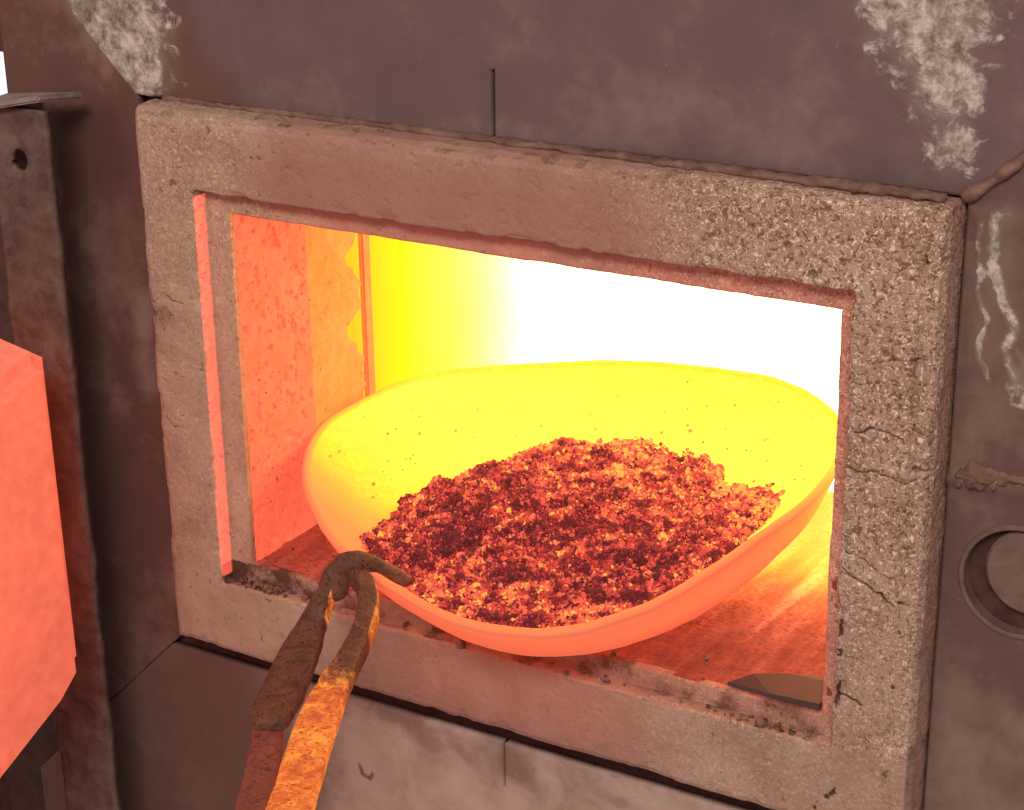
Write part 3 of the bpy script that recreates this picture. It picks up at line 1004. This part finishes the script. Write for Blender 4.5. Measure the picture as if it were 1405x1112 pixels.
# block outline on the face plane (y, z), bevelled towards the leaf
outl = [(-0.0655, 0.0410), (-0.0635, -0.1730), (-0.0830, -0.1885), (-0.1400, -0.2140), (-0.2300, -0.2620), (-0.36, -0.262), (-0.40, -0.23), (-0.40, -0.04), (-0.30, -0.012), (-0.1500, 0.0120)]
bm = bmesh.new()
front = [bm.verts.new((-0.260 - 0.012 * (abs(yy) > 0.3), yy, zz)) for yy, zz in outl]
cy_, cz_ = -0.22, -0.11
backv = [bm.verts.new((-0.378, cy_ + (yy - cy_) * 1.07 + 0.010 * (yy > -0.1), cz_ + (zz - cz_) * 1.05)) for yy, zz in outl]
bm.faces.new(front)
bm.faces.new(backv[::-1])
for k in range(len(outl)):
    q = (k + 1) % len(outl)
    bm.faces.new((front[q], front[k], backv[k], backv[q]))
bmesh.ops.recalc_face_normals(bm, faces=bm.faces[:])
bmesh.ops.bevel(bm, geom=[ed for ed in bm.edges if any(v in front for v in ed.verts)], offset=0.009, segments=5, affect='EDGES')
bmesh.ops.triangulate(bm, faces=bm.faces[:])
me = bpy.data.meshes.new("door_block")
bm.to_mesh(me)
bm.free()
blk = link("door_block", me, M_DOORBLOCK, door, "glowing pink orange refractory block on the door")

# =================================================================== ROASTING PAN
PC = np.array([-0.0157, 0.1007, -0.0440])
PN = np.array([-0.0169, -0.1420, 1.0])
PN /= np.linalg.norm(PN)
PU = np.cross([0, 1.0, 0], PN)
PU /= np.linalg.norm(PU)
PV = np.cross(PN, PU)
RIM = [(3, .1575), (12, .1624), (28, .172), (43, .1749), (59, .1688), (73, .154), (85, .1465), (98, .1393), (116, .1349), (132, .1392), (145, .1517),
       (157, .1639), (169, .1676), (175, .1703), (182, .1732), (190, .1696), (201, .1618), (222, .1505), (235, .1500), (245, .1515), (253, .1529),
       (261, .1562), (268, .1608), (275, .1676), (282, .1736), (290, .1779), (296, .1791), (300, .1784), (305, .1753), (310, .1703), (317, .165),
       (326, .1569), (336, .1519), (346, .1498), (356, .1522)]
_ra = np.array([a for a, r in RIM] + [RIM[0][0] + 360])
_rr = np.array([r for a, r in RIM] + [RIM[0][1]])
_fine = np.interp(np.arange(0, 360) + 0.0, np.r_[_ra[:-1] - 360, _ra[:-1], _ra[:-1] + 360], np.r_[_rr[:-1]] .tolist() * 3)
_k = np.exp(-0.5 * (np.arange(-12, 13) / 4.0) ** 2)
_k /= _k.sum()
_fine = np.convolve(np.r_[_fine[-12:], _fine, _fine[:12]], _k, 'valid')


def rim_r(th):
    return np.interp(np.degrees(th) % 360, np.r_[np.arange(360), 360], np.r_[_fine, _fine[0]])


PAN_D, PAN_T, PAN_P = 0.0490, 0.0062, 3.6


def pan_world(r, th, h):
    r, th, h = np.broadcast_arrays(r, th, h)
    return PC + (r * np.cos(th))[..., None] * PU + (r * np.sin(th))[..., None] * PV + h[..., None] * PN


def pan_inner_h(s):
    return -0.002 - (PAN_D - 0.002) * (1 - np.clip(s, 0, 1) ** PAN_P)


def build_pan():
    nth = 240
    th = np.linspace(0, 2 * np.pi, nth, endpoint=False)
    Rr = rim_r(th)
    prof = []
    for s in np.linspace(0.02, 1.0, 44):                       # inside, centre to rim
        prof.append((s, -PAN_T, float(pan_inner_h(np.array(s))), 0.0, 1.0))
    prof += [(1, -PAN_T * 0.85, -0.0005, 0, 0.5), (1, -PAN_T * 0.6, 0.0010, 0, 0.2), (1, -PAN_T * 0.3, 0.0008, 0.0, 0), (1, -PAN_T * 0.08, -0.0006, 0.45, 0),
             (1, 0.0, -0.0020, 1.0, 0), (1, -0.0010, -0.0036, 0.6, 0), (1, -0.0012, -0.0050, 0.0, 0)]
    for s in np.linspace(0.985, 0.02, 48):                     # outside, rim to base
        q = np.clip(1 - s ** 5.5, 0, 1)
        prof.append((s, -0.0012, -0.0050 - (PAN_D + 0.0080 - 0.0050) * q, 0.0, -1.0))
    rows, mk = [], []
    for (s, off, h, line, ins) in prof:
        Rs = Rr + off
        if ins < 0:                                            # the base is rounder than the rim
            w = sstep(np.array(s), 0.55, 1.0)
            Rs = Rs * w + (0.35 * Rr + 0.65 * 0.156) * (1 - w)
            dth = (np.degrees(th) - 338 + 180) % 360 - 180
            Rs = Rs + 0.011 * np.exp(-(dth / 34) ** 2) * sstep(np.array(s), 1.0, 0.93)
        r = np.maximum(Rs * s, 0.001)
        if ins < 0:
            fin = np.clip(1 + (h + 0.002) / (PAN_D - 0.002), 0, 1) ** (1 / PAN_P)
            if h > -PAN_D:
                r = np.maximum(r, fin * (Rr - PAN_T) + 0.0045)
        wav = 0.0012 * np.sin(3 * th + 0.6) * s
        rows.append(pan_world(r, th, h + wav))
        mk.append(np.repeat([[line, ins, 0]], nth, 0))
    G = np.array(rows)                                         # (nprof, nth, 3)
    P = G.transpose(1, 0, 2).reshape(-1, 3)
    Mk = np.array(mk).transpose(1, 0, 2).reshape(-1, 3)
    P = P + PN * ((fbm(P, 40, 3, 5) - 0.5) * 0.0020 + (fbm(P, 150, 2, 6) - 0.5) * 0.0007)[:, None]
    ins_ = np.clip(Mk[:, 1], 0, 1)
    Mk[:, 1] = sstep(P[:, 1], -0.07, 0.17) * (0.46 + 0.39 * np.maximum(ins_, 0.7 * sstep(P[:, 1], 0.11, 0.19))) + 0.15 * ins_ * sstep(P[:, 1], 0.0, 0.12)
    F = grid_faces(nth, len(prof), True)
    me = mesh_np("roasting_pan", P, F, Mk)
    bm = bmesh.new()
    bm.from_mesh(me)
    bm.verts.ensure_lookup_table()
    n = len(prof)
    bm.faces.new([bm.verts[k * n] for k in range(nth)])
    bm.faces.new([bm.verts[k * n + n - 1] for k in range(nth)])
    bmesh.ops.recalc_face_normals(bm, faces=bm.faces[:])
    for fc in bm.faces:
        fc.smooth = True
    bm.to_mesh(me)
    bm.free()
    o = link("roasting_pan", me, M_PAN)
    tag(o, "glowing three-cornered clay roasting pan tipped forward in the furnace mouth", "pan")
    return o


build_pan()


# =================================================================== GRANULES
def pan_local(P):
    q = P - PC
    u, v, h = q @ PU, q @ PV, q @ PN
    return np.hypot(u, v), np.arctan2(v, u), h


def heap_z(x, y):
    P = np.stack([x, y, np.zeros_like(x)], -1)
    mound = 0.0135 * np.exp(-((x + 0.025) / 0.070) ** 2 - ((y - 0.125) / 0.075) ** 2)
    base = -0.0775 + 0.0060 * sstep(x, -0.09, 0.09) + mound + 0.011 * sstep(x, 0.05, 0.13) * sstep(y, 0.02, 0.16)
    base = base - 0.011 * sstep(-x, 0.055, 0.125) * sstep(y, -0.02, 0.07)
    return base + (fbm(P, 45, 3, 91) - 0.5) * 0.009 + (fbm(P, 140, 2, 92) - 0.5) * 0.006


def ico():
    t = (1 + 5 ** 0.5) / 2
    v = np.array([(-1, t, 0), (1, t, 0), (-1, -t, 0), (1, -t, 0), (0, -1, t), (0, 1, t), (0, -1, -t), (0, 1, -t), (t, 0, -1), (t, 0, 1), (-t, 0, -1), (-t, 0, 1)], float)
    v /= np.linalg.norm(v[0])
    f = np.array([(0, 11, 5), (0, 5, 1), (0, 1, 7), (0, 7, 10), (0, 10, 11), (1, 5, 9), (5, 11, 4), (11, 10, 2), (10, 7, 6), (7, 1, 8),
                  (3, 9, 4), (3, 4, 2), (3, 2, 6), (3, 6, 8), (3, 8, 9), (4, 9, 5), (2, 4, 11), (6, 2, 10), (8, 6, 7), (9, 8, 1)])
    return v, f


ICO_V, ICO_F = ico()


def grains_mesh(name, C, size, temp, tone, extra=None, stretch=0.35):
    n = len(C)
    V = np.repeat(ICO_V[None], n, 0) * (1 + (rng.random((n, 12, 1)) - 0.5) * 0.55)
    sc = 1 + (rng.random((n, 1, 3)) - 0.5) * 2 * stretch
    V = V * sc
    # random rotation
    q = rng.normal(size=(n, 4))
    q /= np.linalg.norm(q, axis=1)[:, None]
    w, x, y, z = q.T
    Rm = np.stack([1 - 2 * (y * y + z * z), 2 * (x * y - z * w), 2 * (x * z + y * w),
                   2 * (x * y + z * w), 1 - 2 * (x * x + z * z), 2 * (y * z - x * w),
                   2 * (x * z - y * w), 2 * (y * z + x * w), 1 - 2 * (x * x + y * y)], -1).reshape(n, 3, 3)
    V = np.einsum('nij,nkj->nki', Rm, V) * size[:, None, None] + C[:, None, :]
    F = (ICO_F[None] + (np.arange(n) * 12)[:, None, None]).reshape(-1, 3)
    mk = np.repeat(np.stack([temp, temp * 0, tone], -1), 12, 0)
    V = V.reshape(-1, 3)
    if extra is not None:
        eV, eF, eM = extra
        F = np.concatenate([F, eF + len(V)])
        V = np.concatenate([V, eV])
        mk = np.concatenate([mk, eM])
    return mesh_np(name, V, F, mk, smooth=False)


def build_granules():
    # bed surface
    nx = 200
    xs_ = np.linspace(-0.19, 0.16, nx)
    ys_ = np.linspace(-0.09, 0.25, nx)
    X, Y = np.meshgrid(xs_, ys_, indexing='ij')
    bx, by = X.ravel(), Y.ravel()
    bz = heap_z(bx, by) - 0.0012
    B = np.stack([bx, by, bz], -1)
    r, th, h = pan_local(B)
    s = r / (rim_r(th) - PAN_T)
    F = grid_faces(nx, nx)
    inside = (s < 0.985) & (h > pan_inner_h(s) - 0.005)
    keep = inside[F].all(1)
    Fq = F[keep]
    Ft = np.concatenate([Fq[:, [0, 1, 2]], Fq[:, [0, 2, 3]]])
    bedm = np.zeros((len(B), 3))
    bedm[:, 0] = 0.15 + 0.25 * fbm(B, 60, 3, 7)
    # grains over the bed
    n = 120000
    x = rng.uniform(-0.19, 0.16, n)
    y = rng.uniform(-0.09, 0.25, n)
    z = heap_z(x, y)
    C = np.stack([x, y, z], -1)
    r, th, h = pan_local(C)
    s = r / (rim_r(th) - PAN_T)
    hin = pan_inner_h(s)
    above = h - hin
    edge = fbm(C, 120, 3, 21) * 0.006 - 0.002
    ok = (s < 0.975) & (above > edge - 0.001)
    C, s, above, th = C[ok], s[ok], above[ok], th[ok]
    sel = rng.permutation(len(C))[:46000]
    C, s, above, th = C[sel], s[sel], above[sel], th[sel]
    n = len(C)
    size = rng.gamma(2.2, 0.00021, n) + 0.00032
    size = np.clip(size, 0.0004, 0.0024)
    clump = sstep(fbm(C, 95, 3, 33), 0.5, 0.72)
    C[:, 2] += rng.random(n) * 0.0022 + clump * rng.random(n) * 0.0045 - 0.0004
    patch = fbm(C, 38, 3, 55)
    fine = fbm(C, 170, 2, 56)
    temp = 0.575 + (patch - 0.5) * 0.75 + (fine - 0.5) * 1.15 + rng.normal(0, 0.17, n) + 0.28 * (rng.random(n) < 0.07)
    hot_edge = (1 - sstep(above, 0.002, 0.014))
    backness = sstep(C[:, 1], 0.02, 0.19)
    temp += hot_edge * (0.12 * backness) + 0.05 * backness
    temp += 0.08 * clump
    temp -= 0.16 * (1 - backness) + 0.20 * np.exp(-((C[:, 0] + 0.0) / 0.075) ** 2 - ((C[:, 1] - 0.055) / 0.07) ** 2)
    temp = np.clip(temp, 0.0, 1.0)
    tone = np.clip(rng.random(n) * 0.8 + 0.3 * clump, 0, 1)
    me = grains_mesh("granules", C, size, temp, tone, extra=(B, Ft, bedm))
    # drop unused bed vertices
    bm = bmesh.new()
    bm.from_mesh(me)
    bmesh.ops.delete(bm, geom=[v for v in bm.verts if not v.link_faces], context='VERTS')
    bm.to_mesh(me)
    bm.free()
    o = link("granules", me, M_GRAN)
    tag(o, "heap of smouldering dark red granules filling the clay pan", "granules", kind="stuff")
    # stray grains stuck to the pan wall
    n = 130
    th = rng.uniform(0, 2 * np.pi, n)
    th[:55] = rng.normal(math.radians(175), 0.28, 55)
    th[55:100] = rng.normal(math.radians(52), 0.35, 45)
    th[100:125] = rng.normal(math.radians(110), 0.4, 25)
    s = rng.uniform(0.72, 0.97, n)
    rr_ = s * (rim_r(th) - PAN_T)
    C = pan_world(rr_, th, pan_inner_h(s) + 0.0005)
    size = np.clip(rng.gamma(3, 0.00019, n), 0.0003, 0.0014)
    me = grains_mesh("stray_granules", C, size, np.clip(rng.normal(0.95, 0.05, n), 0.7, 1.0), rng.random(n))
    o = link("stray_granules", me, M_GRAN)
    tag(o, "scattered dark specks of granules stuck to the pan's yellow inner wall", "granules", kind="stuff")


build_granules()

# crumbs and scale flakes along the sill
nC = 190
cx_ = np.r_[-0.193 + np.abs(rng.normal(0, 0.03, 90)), 0.187 - np.abs(rng.normal(0, 0.035, 70)), rng.uniform(-0.10, 0.10, 30)]
cy_s = rng.uniform(0.001, 0.010, nC)
cz_s = np.full(nC, INN[2] + 0.0008)
up_ = rng.random(nC) < 0.22
cy_s[up_] = rng.uniform(0.016, 0.05, up_.sum())
cz_s[up_] = FLOOR_Z + 0.0006
Cc = np.stack([cx_, cy_s, cz_s], -1)
Cc = Cc[(np.abs(Cc[:, 0] - 0.0) > 0.02)]
sz = np.clip(rng.gamma(1.3, 0.0008, len(Cc)), 0.0003, 0.0030)
me = grains_mesh("crumbs", Cc, sz, rng.uniform(0, 0.3, len(Cc)), rng.random(len(Cc)), stretch=0.55)
t = NT("crumb_crust")
nz_ = t.noise(200, 3)
M_CRUMB = t.done(t.ramp(nz_, [(0.35, (0.07, 0.03, 0.025)), (0.65, (0.28, 0.17, 0.13))]), 0.9, t.bump(nz_, 0.001, 0.6))
o = link("crumbs", me, M_CRUMB)
tag(o, "dark burnt crumbs lying along the sill of the furnace mouth", "crumbs", kind="stuff")

bm = bmesh.new()
fl = [(0.135, 0.0150), (0.160, 0.0142), (0.1885, 0.0140), (0.1890, 0.040), (0.178, 0.046), (0.160, 0.040), (0.145, 0.027)]
lo = [bm.verts.new((a, b, FLOOR_Z + 0.0012)) for a, b in fl]
hv = [bm.verts.new((a * 0.99 + 0.0016, b * 0.96 + 0.001, FLOOR_Z + 0.0042 + 0.0012 * math.sin(9 * a * 30))) for a, b in fl]
bm.faces.new(hv)
bm.faces.new(lo[::-1])
for k in range(len(fl)):
    q = (k + 1) % len(fl)
    bm.faces.new((lo[k], lo[q], hv[q], hv[k]))
bmesh.ops.recalc_face_normals(bm, faces=bm.faces[:])
me = bpy.data.meshes.new("scale_flake")
bm.to_mesh(me)
bm.free()
o = link("scale_flake", me, mat_steel("flake_scale", (0.066, 0.042, 0.042), (0.074, 0.047, 0.046), 0.75, 0.12))
tag(o, "thin grey scale flake in the front right corner of the hearth", "flake")

# =================================================================== TONGS
tongs = empty("tongs", (-0.02, -0.16, -0.085))
tag(tongs, "iron tongs hooked over the front left rim of the pan", "tongs")
arm = tube_obj("arm", M_ARM, tongs, "right hand arm, dark at the curled jaw, with orange furnace light painted along the flat bar",
               path=[(-0.0700, -0.0470, -0.0655), (-0.0536, -0.0550, -0.0658), (-0.0411, -0.0680, -0.0703), (-0.0314, -0.0880, -0.0755), (-0.0259, -0.1100, -0.0819),
                     (-0.0191, -0.1350, -0.0849), (-0.0044, -0.1700, -0.0860), (0.0327, -0.2400, -0.0795), (0.0675, -0.3000, -0.0658), (0.115, -0.38, -0.045)],
               rad=[(0.0040, 0.0045), (0.0050, 0.0060), (0.0056, 0.0066), (0.0056, 0.0064), (0.0066, 0.0056), (0.0090, 0.0046), (0.0104, 0.0040), (0.0104, 0.0038), (0.0104, 0.0038), (0.0104, 0.0038)],
               noise=0.0012, nscale=110, seed=3, seg=48, square=0.68)
co = np.zeros(len(arm.data.vertices) * 3, np.float32)
arm.data.vertices.foreach_get("co", co)
co = co.reshape(-1, 3)
hm = sstep(-co[:, 1], 0.092, 0.170)  # furnace light along the bar, painted as emission
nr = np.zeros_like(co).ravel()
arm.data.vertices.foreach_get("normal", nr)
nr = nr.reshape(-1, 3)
hm = np.maximum(hm, 0.62 * sstep(nr @ np.array([0.80, 0.50, 0.25]), 0.45, 0.85) * sstep(co[:, 1], -0.105, -0.085) * sstep(-co[:, 1], 0.050, 0.058))  # orange rim light on the pan side, painted as emission
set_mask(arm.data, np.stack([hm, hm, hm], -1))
jaw = tube_obj("jaw", M_ARM, tongs, "broad flat left hand jaw of the tongs",
         path=[(-0.0735, -0.0520, -0.0682), (-0.0749, -0.0620, -0.0768), (-0.0729, -0.0780, -0.0871), (-0.0672, -0.1000, -0.0954), (-0.0587, -0.1250, -0.1009),
               (-0.0510, -0.1440, -0.1022), (-0.0455, -0.1560, -0.1025)],
         rad=[(0.0040, 0.0045), (0.0050, 0.0050), (0.0080, 0.0046), (0.0112, 0.0042), (0.0120, 0.0040), (0.0110, 0.0040), (0.0090, 0.0036)],
         noise=0.0012, nscale=130, seed=11, seg=40, square=0.62)
co = np.zeros(len(jaw.data.vertices) * 3, np.float32)
jaw.data.vertices.foreach_get("co", co)
co = co.reshape(-1, 3)
nr = np.zeros_like(co).ravel()
jaw.data.vertices.foreach_get("normal", nr)
nr = nr.reshape(-1, 3)
hm = 0.58 * sstep(nr @ np.array([0.85, 0.45, 0.25]), 0.45, 0.85) * sstep(co[:, 1], -0.085, -0.068)  # rim light on the jaw edge painted as emission
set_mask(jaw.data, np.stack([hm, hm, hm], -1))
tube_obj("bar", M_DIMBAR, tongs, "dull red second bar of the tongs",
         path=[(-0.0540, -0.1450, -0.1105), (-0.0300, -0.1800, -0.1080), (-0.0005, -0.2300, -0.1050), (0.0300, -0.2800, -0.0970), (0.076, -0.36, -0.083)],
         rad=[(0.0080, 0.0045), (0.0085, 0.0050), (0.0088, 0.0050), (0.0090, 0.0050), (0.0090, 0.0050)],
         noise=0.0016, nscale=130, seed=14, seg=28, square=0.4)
tube_obj("knuckle", M_TONG, tongs, "dark knuckle joining the jaws at the pan rim",
         path=[(-0.0745, -0.0585, -0.0800), (-0.0735, -0.0560, -0.0735), (-0.0715, -0.0530, -0.0660), (-0.0690, -0.0500, -0.0600)],
         rad=[(0.0070, 0.0058), (0.0082, 0.0066), (0.0080, 0.0064), (0.0062, 0.0055)], noise=0.002, nscale=170, seed=31, seg=28, square=0.2, width_axis=(1, 0.5, 0))
tube_obj("hook", M_TONG, tongs, "short round hook reaching over the pan rim into the granules",
         path=[(-0.0715, -0.0560, -0.0720), (-0.0702, -0.0520, -0.0625), (-0.0629, -0.0480, -0.0575), (-0.0540, -0.0420, -0.0602), (-0.0447, -0.0380, -0.0656), (-0.0355, -0.0360, -0.0698)],
         rad=[(0.0060, 0.0060), (0.0066, 0.0066), (0.0060, 0.0060), (0.0046, 0.0046), (0.0042, 0.0042), (0.0038, 0.0036)],
         noise=0.0018, nscale=180, seed=21, seg=20)

# =================================================================== bright opening beyond the furnace
t = NT("daylit_pane")
M_PANE = t.done((0.8, 0.85, 0.9), 0.6, emit=(0.80, 0.90, 1.0), strength=0.9)
bm = bmesh.new()
bmesh.ops.create_cube(bm, size=1.0)
for v in bm.verts:
    v.co = Vector((-2.3 + v.co.x * 1.0, 1.9 + v.co.y * 0.02, -0.25 + v.co.z * 1.4))
me = bpy.data.meshes.new("background_wall")
bm.to_mesh(me)
bm.free()
o = link("background_wall", me, M_PANE)
o["kind"] = "structure"
o["label"] = "pale daylit window wall glimpsed past the furnace's left edge"
o["category"] = "wall"
